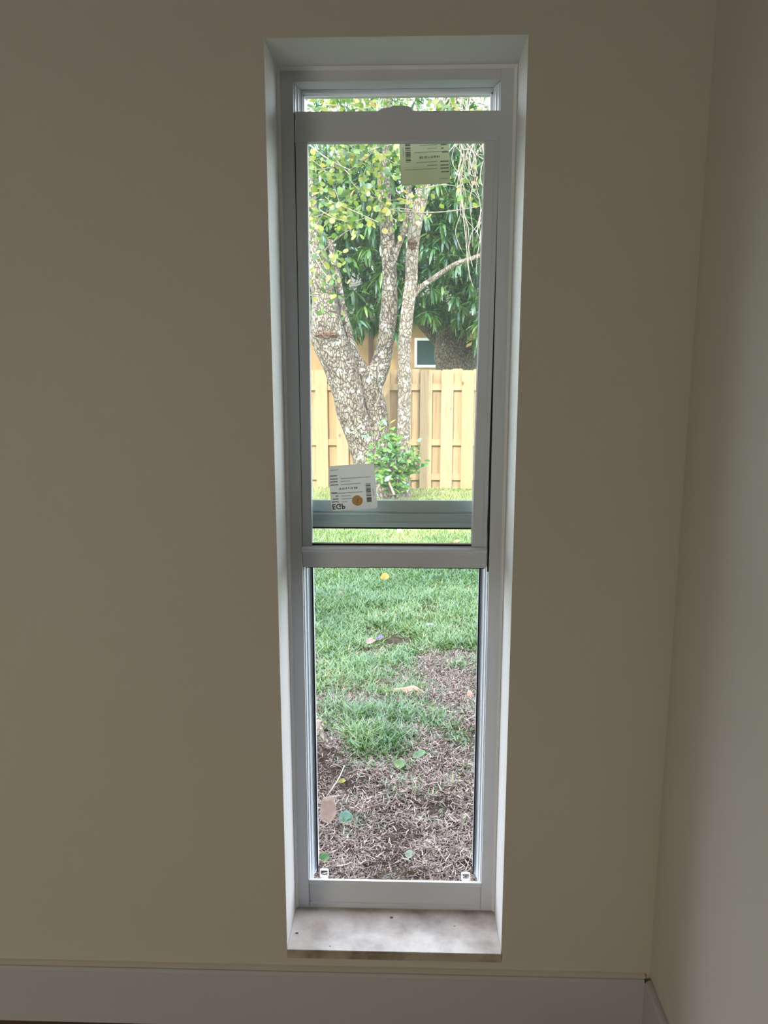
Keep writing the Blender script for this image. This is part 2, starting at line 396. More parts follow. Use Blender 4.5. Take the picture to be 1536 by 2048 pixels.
# fixed upper light
fx = MB()
fx.box(-.2155, -.2022, .188, .226, 1.17, 2.1257).box(.2055, .2155, .188, .226, 1.17, 2.1257).box(-.2022, .2055, .188, .226, 2.119, 2.1257)
fx.build('fixed_frame', V_, win, bevel=.001)
hl = MB(); hl.box(-.2022, .2055, .196, .2, 2.1155, 2.119).box(.2025, .2055, .196, .2, 1.24, 2.119).box(-.2022, -.2, .196, .2, 1.24, 2.119)
hl.build('glazing_bead', M['white_plastic'], win)
mr = MB()
mr.prism([(.188, 1.2085), (.188, 1.2345), (.190, 1.2362), (.226, 1.228), (.226, 1.172), (.184, 1.172), (.184, 1.1835), (.187, 1.185), (.187, 1.2), (.182, 1.2015), (.182, 1.2045), (.192, 1.2052), (.192, 1.2080)], -.2022, .2055)
mr.build('meeting_rail', M['meet'], win, bevel=.0008)
MB().box(-.2, .2, .186, .2, 1.1675, 1.1719).build('gasket_and_gap', M['black'], win)
MB().box(-.2022, .2055, .2095, .2125, 1.235, 2.1192).build('fixed_glass', M['glass'], win)
# sliding sash, a little narrower at the foot than at the head
sash = empty('sash', (0, 0, 0)); attach(sash, win)
sash.location = Vector((0, .148, 1.085))-win.location
def sb(name, pts, y0, y1, mat=V_, bevel=.001):
    a = MB(); a.hexa([(x, y0, z) for x, z in pts], [(x, y1, z) for x, z in pts]); return a.build(name, mat, sash, bevel=bevel)
SY, SB_ = .1445, .166
sb('sash_rail', [(-.2147, 2.0098), (.2168, 2.0078), (.2168, 2.0672), (-.2140, 2.0692)], SY, SB_)
sb('stile', [(-.2152, 1.085), (-.1940, 1.085), (-.1883, 2.0105), (-.2140, 2.0105)], SY+.0006, SB_)
sb('stile', [(.1752, 1.085), (.2088, 1.085), (.2166, 2.0085), (.1864, 2.0085)], SY+.0006, SB_)
sb('stile_rib', [(.1992, 1.14), (.2002, 1.14), (.2076, 2.008), (.2066, 2.008)], SY-.0004, SY+.0008, V_, 0)
br_ = MB(); br_.prism([(SY, 1.0845), (SB_, 1.0845), (SB_, 1.139), (.153, 1.139), (.150, 1.1345), (.149, 1.1330), (SY-.006, 1.1345), (SY-.015, 1.1320), (SY-.017, 1.1290), (SY-.015, 1.1255), (SY-.004, 1.1215), (SY-.004, 1.1170), (SY, 1.1160)], -.2152, .2092)
br_.build('sash_rail', V_, sash, bevel=.0006)
sb('sash_glass', [(-.196, 1.137), (.179, 1.137), (.189, 2.012), (-.190, 2.012)], .1545, .1575, M['glass'], 0)
bd = MB(); bd.hexa([(x, .1525, z) for x, z in [(-.194, 1.139), (.1752, 1.139), (.1752, 1.1412), (-.194, 1.1412)]], [(x, .155, z) for x, z in [(-.194, 1.139), (.1752, 1.139), (.1752, 1.1412), (-.194, 1.1412)]])
bd.hexa([(x, .1525, z) for x, z in [(.1738, 1.14), (.1752, 1.14), (.1864, 2.0085), (.1850, 2.0085)]], [(x, .155, z) for x, z in [(.1738, 1.14), (.1752, 1.14), (.1864, 2.0085), (.1850, 2.0085)]])
bd.build('glazing_bead', M['white_plastic'], sash)
MB().box(-.1935, .1748, .1505, .1525, 1.1335, 1.1388).build('gasket_and_gap', M['black'], sash)  # black strip painted in for the dark groove under the bead
MB().box(-.2100, .2060, .1480, .1640, 1.0822, 1.0847).build('gasket_and_gap', M['black'], sash)
la = MB(); la.prism([(-.040, 2.068), (-.031, 2.0745), (-.012, 2.0765), (-.009, 2.0795), (.022, 2.0795), (.030, 2.0765), (.036, 2.068)], .147, .163, 'y')
la.build('latch', V_, sash, bevel=.0008)
# two small hollow square clips at the foot of the opening
for px, py in ((648.5, 1746), (931.5, 1753)):
    c = at(px, py, .205); h = .0115; t = .0030
    e = MB(); n = 24
    def rr(hh, r):
        o = []
        for q, (sx, sy) in enumerate([(1, 1), (-1, 1), (-1, -1), (1, -1)]):
            for k in range(6):
                a = math.pi/2*(q+k/5); o.append((sx*(hh-r)+r*math.cos(a), sy*(hh-r)+r*math.sin(a)))
        return o
    A, B = rr(h, .0045), rr(h-t, .002)
    vs_ = [(c[0]+x, c[1]-.0025, c[2]+z) for x, z in A]+[(c[0]+x, c[1]-.0025, c[2]+z) for x, z in B]+[(c[0]+x, c[1]+.0025, c[2]+z) for x, z in A]+[(c[0]+x, c[1]+.0025, c[2]+z) for x, z in B]
    fs_ = []
    for i in range(n):
        j = (i+1) % n
        fs_ += [(i, j, n+j, n+i), (2*n+i, 3*n+i, 3*n+j, 2*n+j), (i, 2*n+i, 2*n+j, j), (n+i, n+j, 3*n+j, 3*n+i)]
    e.add(vs_, fs_)
    zb = .225
    e.box(c[0]-h*.8, c[0]+h*.8, c[1]-.001, c[1]+.0025, min(zb, c[2]-h-.001), c[2]-h+.0008)
    e.build('corner_clip', M['white_plastic'], win)
# marble sill
ms = MB(); ms.prism([(-.0045, Z0-.022), (-.0045, Z0-.001), (-.0035, Z0), (.1418, Z0), (.1418, Z0-.022)], -WO+.0006, WO-.0006)
ms.build('window_sill', M['marble'], win)

# ---- stickers
def text_mesh(body, size, mat, parent, origin, ux, uz, name='lettering', depth=.00015, y_shift=0):
    cu = bpy.data.curves.new(name, 'FONT'); cu.body = body; cu.size = size; cu.extrude = depth; cu.offset = size*.018; cu.resolution_u = 3
    tmp = bpy.data.objects.new('t', cu); COL.objects.link(tmp)
    dg = bpy.context.evaluated_depsgraph_get(); me = bpy.data.meshes.new_from_object(tmp.evaluated_get(dg))
    bpy.data.objects.remove(tmp); bpy.data.curves.remove(cu)
    ux = Vector(ux); uz = Vector(uz)
    for vtx in me.vertices:
        c = vtx.co.copy(); vtx.co = Vector(origin)+ux*c.x+uz*c.y+Vector((0, -c.z, 0))
    me.name = name; me.materials.clear(); me.materials.append(mat)
    o = bpy.data.objects.new(name, me); COL.objects.link(o); attach(o, parent); return o
class StickerMap:     # sticker coordinates: a, b in 0..1 of the paper, a to the right and b upward as it is read
    def __init__(s, o, ux, uz, w, h): s.o = Vector(o); s.ux = Vector(ux).normalized(); s.uz = Vector(uz).normalized(); s.w = w; s.h = h
    def p(s, a, b, y=0): return s.o+s.ux*a*s.w+s.uz*b*s.h+Vector((0, y, 0))
def make_sticker(smap, label, y, paper, seal=True):
    r = empty('sticker', smap.p(.5, 0), label=label, cat='sticker', group='paper stickers on the window glass')
    a = MB(); n = []
    rad = .06
    for q, (cx, cy) in enumerate([(1-rad, 1-rad), (rad, 1-rad), (rad, rad), (1-rad, rad)]):
        for k in range(6):
            th = math.pi/2*(q+k/5); n.append((cx+rad*math.cos(th), cy+rad*math.sin(th)))
    N_ = len(n); a.add([smap.p(x, z) for x, z in n]+[smap.p(x, z, .0004) for x, z in n], [tuple(range(N_)), tuple(range(2*N_-1, N_-1, -1))]+[(i, i+N_, (i+1) % N_+N_, (i+1) % N_) for i in range(N_)])
    a.build('paper', paper, r)
    def rect(mb, x0, x1, z0, z1, dy=-.0003):
        mb.add([smap.p(x0, z0, dy), smap.p(x1, z0, dy), smap.p(x1, z1, dy), smap.p(x0, z1, dy)]+[smap.p(x0, z0, 0), smap.p(x1, z0, 0), smap.p(x1, z1, 0), smap.p(x0, z1, 0)], [(0, 1, 2, 3), (7, 6, 5, 4), (0, 4, 5, 1), (1, 5, 6, 2), (2, 6, 7, 3), (3, 7, 4, 0)])
    # brand letters, top left of the sticker as it is read
    text_mesh('EGP', smap.h*.165, M['ink'], r, smap.p(.015, .850, -.0002), smap.ux, smap.uz, 'lettering')
    # small print: rows of short dark marks
    tx = MB(); R_ = random.Random(5)
    rows = [(.785, .02, .17), (.725, .05, .17), (.66, .11, .17), (.585, .02, .15), (.34+.07, .02, .19), (.34, .02, .18), (.28, .02, .19), (.21, .02, .18)]
    for z, x0, x1 in rows:
        x = x0
        while x < x1:
            wd = R_.uniform(.008, .018); rect(tx, x, min(x+wd, x1), z, z+.022); x += wd+.004
    tx.build('small_print', M['ink'], r)
    t2 = MB()
    for z, x0, x1 in [(.80, .24, .36), (.735, .24, .60), (.67, .24, .44), (.605, .05, .70), (.415, .25, .68), (.35, .25, .46), (.285, .25, .90), (.085, .04, .22)]:
        x = x0
        while x < x1:
            wd = R_.uniform(.006, .016); rect(t2, x, min(x+wd, x1), z, z+.016); x += wd+.006
    t2.build('small_print', M['greyink'], r)
    text_mesh('14 9/16 x 35 5/8', smap.h*.062, M['ink'], r, smap.p(.19, .495, -.0002), smap.ux, smap.uz, 'size_lettering')
    bc = MB(); z = .44; R_ = random.Random(3)
    while z < .86:
        t = R_.choice([.006, .010, .016]); rect(bc, .78, .885, z, z+t); z += t+R_.choice([.006, .008, .02])
    z = .56
    while z < .72: rect(bc, .925, .937, z, z+.012); z += .018
    bc.build('barcode', M['ink'], r)
    if not seal: return r
    g = MB(); n = 28; C = (.575, .80)
    ring = [(C[0]+.118*(.93 if k in (9, 10, 24, 25) else 1)*math.cos(2*math.pi*k/n), C[1]+.118*(.93 if k in (9, 10, 24, 25) else 1)*math.sin(2*math.pi*k/n)) for k in range(n)]
    g.add([smap.p(x, z, -.0005) for x, z in ring]+[smap.p(x, z, 0) for x, z in ring], [tuple(range(n)), tuple(range(2*n-1, n-1, -1))]+[(i, i+n, (i+1) % n+n, (i+1) % n) for i in range(n)])
    s_ = g.build('seal', M['gold'], r)
    q = MB(); q.add([smap.p(.565, .84, -.0007), smap.p(.575, .84, -.0007), smap.p(.600, .76, -.0007), smap.p(.590, .76, -.0007)], [(0, 1, 2, 3)]); q.build('seal_mark', M['brown'], s_)
    return r
def smap_from(TL, TR, BL, Y, flip):
    a, b, c = (Vector(at(*p, Y=Y)) for p in (TL, TR, BL))
    if flip == 'v':   # read from the bottom up
        return StickerMap(a, b-a, c-a, (b-a).length, (c-a).length)
    return StickerMap(b, a-b, c-b, (b-a).length, (c-b).length)
# lower one on the sash glass: reads upside down; so its top row is at the bottom
s1m = smap_from((656, 932.5), (748.5, 926), (663.5, 1022.5), .1535, 'v')
make_sticker(s1m, 'square pale sticker with gold seal and flipped letters, low on the raised sash', .153, M['paper'])
u = s1m
tr_ = Vector(at(900.5, 366, Y=.2085)); tl_ = Vector(at(802, 371.5, Y=.2085))
ux = (tl_-tr_).normalized(); uz = Vector((-ux.z, 0, ux.x)); uz = uz if uz.z > 0 else -uz
make_sticker(StickerMap(tr_, ux, uz, (tl_-tr_).length, (tl_-tr_).length), 'sticker tinted olive for backlight, hanging below the top sash rail, high on the fixed glass', .2085, M['paper_backlit'], False)

# specks on the sill
for (px, py, lab, sz) in [(783, 1835, 'dark crumb near the back middle of the marble sill', .0035), (594, 1866, 'dark crumb at the left end of the marble sill', .003),
                          (660, 1892, 'tiny dark crumb by the front edge of the marble sill', .0016), (909, 1852, 'faint tiny crumb on the right half of the marble sill', .0015)]:
    p = at(px, py, z=Z0+.0006); bm = bmesh.new(); bmesh.ops.create_icosphere(bm, subdivisions=2, radius=sz)
    for vv in bm.verts:
        vv.co.x *= 1.0+.5*random.random(); vv.co.z *= .35; vv.co.y *= .5+.3*random.random(); vv.co += Vector((p[0], p[1], Z0+sz*.3))
    me = bpy.data.meshes.new('crumb'); bm.to_mesh(me); bm.free(); me.materials.append(M['brown']); o = bpy.data.objects.new('crumb', me); COL.objects.link(o)
    tagp(o, lab, 'crumb', 'crumbs on the marble sill')

# ================================================================== THE YARD
def mound(x, y):   # crumbly soil heaped against the stump
    return np.exp(-(((x+.44)/.17)**2+((y-1.50)/.19)**2)**1.3)
def height(x, y):
    return GZ+.05*(fbm(x*1.3+5, y*1.3, 1)-.5)+.035*(fbm(x*7, y*7, 2)-.5)*np.clip((3.2-y)/1.5, .15, 1)+.022*(fbm(x*28, y*28, 4)-.5)*np.clip((2.6-y)/1.0, 0, 1)+mound(x, y)*(.085+.05*(fbm(x*16, y*16, 6)-.5))
def greenness(x, y):
    n = fbm(x*2.4+3, y*2.4+1, 5, 4)
    n2 = fbm(x*5.5+8, y*5.5+2, 9, 3)
    g = 1/(1+np.exp(-((y-2.75)*1.7-.5+(n-.5)*7+(n2-.5)*8)))
    g = np.maximum(g, .8*np.exp(-(((y-.60)/.07)**2+((x+.12)/.16)**2)))
    # tuft patch by the stump, and small fringe close to the wall
    g = np.maximum(g, np.exp(-(((x+.13)/.17)**2+((y-1.72)/.16)**2))*1.3)*np.clip((((x+.44)/.2)**2+((y-1.60)/.22)**2)-.6, 0, 1)
    return np.clip(g, 0, 1)
nx, ny = 420, 620
gx = np.linspace(-1, 1, nx); gx = np.sign(gx)*np.abs(gx)**1.8*16
gy = T+.002+np.linspace(0, 1, ny)**1.7*30
X, Y = np.meshgrid(gx, gy); Z = height(X, Y)
V = np.stack([X, Y, Z], -1).reshape(-1, 3)
i0 = (np.arange(ny-1)[:, None]*nx+np.arange(nx-1)[None]).ravel(); F = np.stack([i0, i0+1, i0+nx+1, i0+nx], 1)
raw('ground', V, F, M['soil'], greenness(V[:, 0], V[:, 1]), attr='green', dom='POINT', smooth=True, kind='structure')

def sample_ground(n, y0, y1, pw, margin):
    y = y0+(y1-y0)*rng.random(n)**pw
    half = .125*(y+1.6)+margin
    x = -.02*(y+1.6)+.03+rng.uniform(-1, 1, n)*half
    return x, y
# grass
def grass(n, y0, y1, pw, margin, wide=1.0, keep=1.0):
    x, y = sample_ground(n, y0, y1, pw, margin)
    g = greenness(x, y); k = rng.random(n) < g**1.15*keep+.03*(y < 2.6)
    return x[k], y[k]
xs, ys = [], []
for a in [(1500, .48, .75, 1, .1), (90000, 1.0, 4.2, .9, .18), (110000, 3.6, 9.6, .9, .2), (60000, 1.6, 9.6, .8, 2.6)]:
    x, y = grass(*a); xs.append(x); ys.append(y)
for q in range(34):     # lone tufts in the bare part
    ty = rng.uniform(.8, 3.0); tx = -.02*(ty+1.6)+.03+rng.uniform(-1, 1)*(.125*(ty+1.6)+.1); m_ = int(rng.integers(14, 46))
    xs.append(tx+rng.normal(0, .022, m_)); ys.append(ty+rng.normal(0, .022, m_))
x = np.concatenate(xs); y = np.concatenate(ys); n = len(x)
P = np.stack([x, y, height(x, y)-.004], 1)
az = rng.uniform(0, 2*np.pi, n); lean = rng.uniform(.25, 1.25, n)
D = np.stack([np.cos(az)*lean, np.sin(az)*lean, np.ones(n)*.9], 1)
UP = np.stack([-np.cos(az)*.9, -np.sin(az)*.9, lean], 1)+rng.normal(0, .25, (n, 3))
tall = fbm(x*2+9, y*2, 8); L = (.030+.045*rng.random(n)**1.3)*(.6+.8*tall)*np.clip(.5+greenness(x, y)*.7, .5, 1.1)
V, F, k = strips(P, D, UP, L, .0019+.0016*rng.random(n), [(0, .7), (.45, 1), (1, .08)], rng.uniform(.1, .6, n))
r_ = np.clip(fbm(x*1.5, y*1.5, 12)*.6+rng.normal(0, .17, n)+.08+.34*np.clip((y-4.6)/2.6, 0, 1)+.14*np.clip(y-7.6, 0, 1)+.25*np.exp(-(((x+.22)/.16)**2+((y-1.72)/.14)**2)), 0, 1)  # blades lightened and yellowed toward the fence to paint in the sunlit strip
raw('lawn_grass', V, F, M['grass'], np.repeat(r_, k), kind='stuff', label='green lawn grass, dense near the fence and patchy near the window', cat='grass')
# dead clippings
xs = []; ys = []
for a in [(52000, .45, 2.9, 1.1, .12), (16000, .45, 2.8, 1.0, 1.3), (14000, 2.2, 4.0, 1.2, .2)]:
    x, y = sample_ground(*a); dens = fbm(x*3.4, y*3.4, 21); kk = rng.random(len(x)) < np.clip((dens-.38)*5, .02, 1)*(1-.7*mound(x, y))
    xs.append(x[kk]); ys.append(y[kk])
xf, yf = sample_ground(45000, .45, 3.0, 1.0, .12); nf = len(xf); xs.append(xf); ys.append(yf)
x = np.concatenate(xs); y = np.concatenate(ys); n = len(x)
fine = np.zeros(n, bool); fine[-nf:] = True
P = np.stack([x, y, height(x, y)+rng.uniform(0, .014, n)*np.where(fine, .3, 1)], 1); az = rng.uniform(0, 2*np.pi, n); pt = rng.normal(0, .28, n)
D = np.stack([np.cos(az), np.sin(az), pt], 1); UP = np.stack([rng.normal(0, .35, n), rng.normal(0, .35, n), np.ones(n)], 1)
V, F, k = strips(P, D, UP, (.012+.026*rng.random(n)**1.5)*np.where(fine, .38, 1), (.0009+.0012*rng.random(n))*np.where(fine, 1.1, 1), [(0, .6), (.5, 1), (1, .5)], rng.normal(0, .35, n))
raw('grass_clippings', V, F, M['thatch'], np.repeat(np.clip(rng.beta(2, 2, n)*np.where(fine, .6, 1), 0, 1), k), kind='stuff', label='dry brown grass clippings strewn on the bare soil near the window', cat='clippings')

# ---- single leaves, twigs and the stump on the ground
def ground_leaf(px, py, wpx, hpx, color, label, rot=0, curl=.3, name='fallen_leaf', shape='oval', lift=.012, cat='leaf'):
    steep = hpx > wpx*1.2; lift = .02 if wpx > 60 else lift
    p = at(px, py, z=GZ); g0 = float(height(p[0], p[1])); p = at(px, py, z=g0+lift)
    dist = np.linalg.norm(p-CAM); wd = wpx/FPX*dist; tilt = hpx/FPX*dist
    nU, nV = 14, 8; mb = MB(); vs_ = []
    ca, sa = math.cos(rot), math.sin(rot)
    for i in range(nU+1):
        t = i/nU*2-1
        hw = {'oval': math.sqrt(max(0, 1-t*t))**.85, 'long': (1-t*t)**.8*(1+.2*math.sin(5*t)), 'heart': (1-t*t)**.5*(1.15-.35*t)}[shape]
        hw *= .78+.42*float(fbm(t*2.6+px, py*.7, 77, 3))
        for j in range(nV+1):
            s_ = j/nV*2-1
            a = t*wd/2; b = s_*hw*tilt/2*(1.0)
            zz = curl*tilt*(abs(s_)**2*.6*hw+.35*math.sin(t*3.1+s_)*.5+.3*t*t)
            x_ = a*ca-b*sa; y_ = (a*sa+b*ca)
            vs_.append((p[0]+x_, p[1]+y_*(.35 if steep else .9), p[2]+zz+y_*(1.0 if steep else .55)))
    W_ = nV+1
    fs_ = [(i*W_+j, (i+1)*W_+j, (i+1)*W_+j+1, i*W_+j+1) for i in range(nU) for j in range(nV)]
    zmin = min(float(q[2])-float(height(q[0], q[1])) for q in vs_)
    vs_ = [(q[0], q[1], q[2]-zmin+.002 if zmin < 0 or zmin > .01 else q[2]) for q in vs_]
    mb.add(vs_, fs_)
    m = N('leaf_'+name); v = m.noise(60); cc = m.mix(v, tuple(c*.7 for c in color), tuple(min(1, c*1.25) for c in color))
    o = mb.build(name, m.done(m.pbr(cc, .6, m.bump(v, .4, .003), .3)), smooth=True)
    sol = o.modifiers.new('thick', 'SOLIDIFY'); sol.thickness = .0008
    return tagp(o, label, cat, 'fallen leaves on the ground')
GL = [
 (770, 1159, 19, 17, (.42, .26, .05), 'small yellow and brown fallen leaf standing alone high in the green grass', .1, .6, 'oval'),
 (681, 1193, 13, 14, (.42, .27, .22), 'small pinkish fallen leaf at the left in the green grass', .6, .5, 'oval'),
 (738, 1285, 30, 11, (.36, .25, .23), 'pinkish fallen leaf at the left just above the first bare patch', .25, .4, 'long'),
 (759, 1277, 16, 9, (.16, .13, .26), 'small purple leaf scrap touching the pinkish leaf', .7, .4, 'oval'),
 (862, 1251, 20, 8, (.46, .42, .44), 'greyish withered leaf at the right among green grass', -.35, .3, 'long'),
 (816, 1382, 74, 15, (.50, .36, .27), 'long pale tan curled leaf in the middle of the patchy grass', -.06, .7, 'long'),
 (657, 1640, 32, 40, (.36, .27, .24), 'broad brownish pink dead leaf low at the left beside a green one', 0, .3, 'heart'),
 (692, 1640, 27, 22, (.10, .19, .15), 'broad bluish green leaf beside the brownish pink dead leaf', 0, .2, 'heart'),
 (838, 1511, 28, 13, (.13, .22, .12), 'pale green folded leaf on the clippings right of the middle', .5, .4, 'oval'),
 (799, 1531, 22, 18, (.12, .20, .08), 'dark green round leaf on the soil in the middle', .1, .3, 'oval'),
 (819, 1706, 17, 14, (.26, .34, .26), 'pale mint green leaf scrap low in the middle on the clippings', .2, .4, 'oval'),
 (648, 1722, 20, 16, (.09, .20, .08), 'curled green leaf in the bottom left corner behind the clip', .2, .7, 'oval'),
 (912, 1084, 24, 7, (.62, .30, .20), 'reddish brown fallen leaf at the right just below the meeting rail', .1, .4, 'long'),
 (903, 1066, 9, 7, (.66, .40, .16), 'tiny orange fallen leaf above the reddish brown one', .1, .4, 'oval'),
 (800, 1066, 13, 14, (.62, .40, .28), 'brownish fallen leaf near the middle just below the meeting rail', .7, .4, 'oval'),
 (885, 984, 10, 4, (.75, .78, .80), 'small whitish leaf scrap in the grass at the fence foot', .1, .3, 'oval'),
 (752, 1445, 16, 6, (.14, .06, .045), 'dark brown leaf scrap above the bright green tuft', 0, .2, 'long'),
 (940, 1390, 12, 12, (.42, .27, .19), 'light brown leaf at the right edge level with the long tan leaf', .5, .4, 'oval'),
 (684, 1563, 14, 8, (.24, .26, .07), 'olive yellow leaf scrap right of the leaning twig', .1, .3, 'oval')]
for a in GL: ground_leaf(*a[:6], rot=a[6], curl=a[7], shape=a[8])
def ground_twig(pts, r, label, mat='twig'):
    P_ = []
    for (px, py, up) in pts:
        p = at(px, py, z=GZ); g0 = float(height(p[0], p[1])); P_.append(at(px, py, z=g0+up))
    mb = MB(); mb.tube(P_, [r]*(len(P_)-1)+[r*.6], 7, .15); tagp(mb.build('twig', M[mat], smooth=True), label, 'twig', 'twigs lying on the ground')
ground_twig([(689, 1531, .03), (678, 1556, .022), (667, 1573, .016), (650, 1597, .008)], .0026, 'bent brown twig leaning on the soil below the stump')
ground_twig([(666, 1434, .012), (683, 1429, .018), (699, 1424, .014)], .0035, 'short brown twig lying at the left above the bright green tuft')
ground_twig([(647, 1395, .012), (664, 1393, .016), (680, 1401, .01)], .002, 'thin dark twig at the left above the short brown twig')
# stump at the left
st = empty('tree_stump', (-.45, 1.64, GZ), label='rough grey stump with split bark at the left edge of the bare soil', cat='stump')
mb = MB(); mb.tube([(-.465, 1.66, GZ-.05), (-.460, 1.65, GZ+.03), (-.455, 1.645, GZ+.08), (-.450, 1.64, GZ+.125)], [.175, .130, .112, .104], 28, .14, sd=4)
s_ = mb.build('stump_wood', M['bark_mango'], st, smooth=True)
mb = MB(); mb.tube([(-.450, 1.64, GZ+.120), (-.449, 1.64, GZ+.129)], [.092, .088], 24, .1, sd=4); mb.build('cut_face', M['cut'], st)
# ---- fence
FYp = 9.62
fence = empty('wooden_fence', (0, FYp, GZ), label='new pale pine fence of overlapping upright boards behind the trees', cat='fence')
ftop = float(at(880, 739, Y=FYp)[2])
pw = .172; pitch = .302
def picket(x, y, wd, top, sd):
    mb = MB(); t = .018; c_ = .022; R_ = random.Random(sd); dx = R_.uniform(-.006, .006)
    pr = [(x-wd/2, GZ-.03), (x+wd/2, GZ-.03), (x+wd/2+dx, top-c_), (x+wd/2-c_+dx, top), (x-wd/2+c_+dx, top), (x-wd/2+dx, top-c_)]
    mb.prism(pr, y, y+t, 'y')
    o = bpy.data.objects.new('picket', None) if False else mb.build('picket', M['wood'], fence)
    return o
x_anchor = float(at(580+1042/3.84, 850, Y=FYp)[0])
k0 = 14
for k in range(-22, 24):
    x = x_anchor+k*pitch
    picket(x, FYp, pw, ftop+random.uniform(-.012, .012), k*2)
    if abs(k) < 22: picket(x+pitch/2, FYp+.06, pw, ftop+random.uniform(-.012, .012), k*2+1)
for zz in ((at(900, 774, Y=FYp)[2]), (at(900, 885, Y=FYp)[2]), GZ+.18):
    mb = MB(); mb.box(x_anchor-22.5*pitch, x_anchor+23.5*pitch, FYp+.0185, FYp+.0595, zz-.045, zz+.045); mb.build('rail', M['wood'], fence)
for k in range(-3, 4):
    mb = MB(); x = .35+k*2.4; mb.box(x-.045, x+.045, FYp+.08, FYp+.17, GZ-.1, ftop-.05); mb.build('post', M['wood'], fence)

# ---- house beyond the fence
HY = 17.0
hs = empty('neighbour_house', (-1, HY, GZ), label='tan stucco house beyond the fence with a brown downspout and small window', cat='house')
def hp(px, py): return at(px, py, Y=HY)
wx0, wx1 = float(hp(829, 700)[0]), float(hp(864, 700)[0])+.35; wz0, wz1 = float(hp(845, 735)[2]), float(hp(845, 683)[2])
zt = 2.75
mb = MB(); mb.box(-7, wx0, HY, HY+.3, GZ-.1, zt).box(wx1, 8, HY, HY+.3, GZ-.1, zt).box(wx0, wx1, HY, HY+.3, wz1+.08, zt).box(wx0, wx1, HY, HY+.3, GZ-.1, wz0)
mb.box(-7, -6.7, HY+.3, HY+6, GZ-.1, zt).box(7.7, 8, HY+.3, HY+6, GZ-.1, zt)
mb.build('wall', M['house'], hs)
mb = MB(); mb.prism([(HY-.5, zt-.05), (HY-.5, zt+.12), (HY+3.2, zt+1.5), (HY+6.9, zt+.12), (HY+6.9, zt-.05)], -7.5, 8.5); mb.build('roof', M['roof'], hs)
dx_ = float(hp(741, 700)[0]); mb = MB(); mb.box(dx_-.045, dx_+.045, HY-.09, HY-.002, GZ-.1, zt); mb.build('downspout', M['brown'], hs)
wz1 += .08
mb = MB(); t = .06; mb.box(wx0, wx0+t, HY-.03, HY+.1, wz0, wz1).box(wx1-t, wx1, HY-.03, HY+.1, wz0, wz1).box(wx0+t, wx1-t, HY-.03, HY+.1, wz1-t, wz1).box(wx0+t, wx1-t, HY-.03, HY+.1, wz0, wz0+t)
wfm = mb.build('window', M['white_plastic'], hs)
MB().box(wx0+t, wx1-t, HY+.04, HY+.06, wz0+t, wz1-t).build('pane', M['dark_glass'], wfm)

# ---- trees
TY = 8.9
def stem(pts, Y, seg=26, rough=.07, dy=None, sd=0):
    P_, R_ = [], []
    for i, q in enumerate(pts):
        px, py, wpx = q[:3]; yy = Y+(q[3] if len(q) > 3 else 0)
        P_.append(at(px, py, yy)); R_.append(pxm(px, py, yy, wpx)/2)
    mb = MB(); mb.tube(P_, R_, seg, rough, sd=sd); return mb
tree = empty('forked_tree', tuple(at(760, 985, TY)), label='big leaning forked tree with rough grey bark in front of the fence', cat='tree')
base = float(at(760, 985, TY)[2])
stem([(765, 1010, 120, .02), (752, 960, 92), (738, 920, 66), (724, 880, 58), (706, 830, 60), (694, 776, 63), (676, 724, 68), (657, 672, 70), (652, 640, 60), (648, 600, 48, .05), (640, 550, 42, .1), (632, 500, 36, .15), (624, 440, 28, .2), (615, 360, 24, .3), (600, 260, 20, .5), (585, 150, 16, .8)], TY, sd=1).build('trunk', M['bark'], tree, smooth=True)
stem([(775, 1010, 90, .05), (765, 940, 58, .05), (758, 880, 46, .05), (754, 828, 40, .06), (742, 776, 46, .05), (751, 750, 46, .05), (763, 724, 38, .05), (772, 672, 32), (778, 618, 34), (779, 566, 29), (778, 514, 29), (774, 462, 28), (770, 410, 26), (767, 352, 25), (766, 344, 20)], TY, sd=2).build('trunk', M['bark'], tree, smooth=True)
stem([(770, 360, 17), (772, 320, 16), (773, 260, 17), (775, 200, 18), (778, 120, 14, -.2), (785, 20, 10, -.4)], TY, 16, sd=3).build('limb', M['bark'], tree, smooth=True)
stem([(746, 790, 30, .12), (725, 745, 32, .14), (708, 715, 27, .15), (700, 690, 22, .17), (693, 655, 18, .2), (684, 615, 16, .25), (676, 560, 14, .3), (660, 480, 12, .4)], TY, 18, sd=5).build('limb', M['bark'], tree, smooth=True)
stem([(788, 520, 12), (797, 492, 11), (808, 462, 11), (815, 420, 11), (818, 370, 10), (822, 300, 8)], TY+.02, 12, sd=6).build('limb', M['bark_pale'], tree, smooth=True)
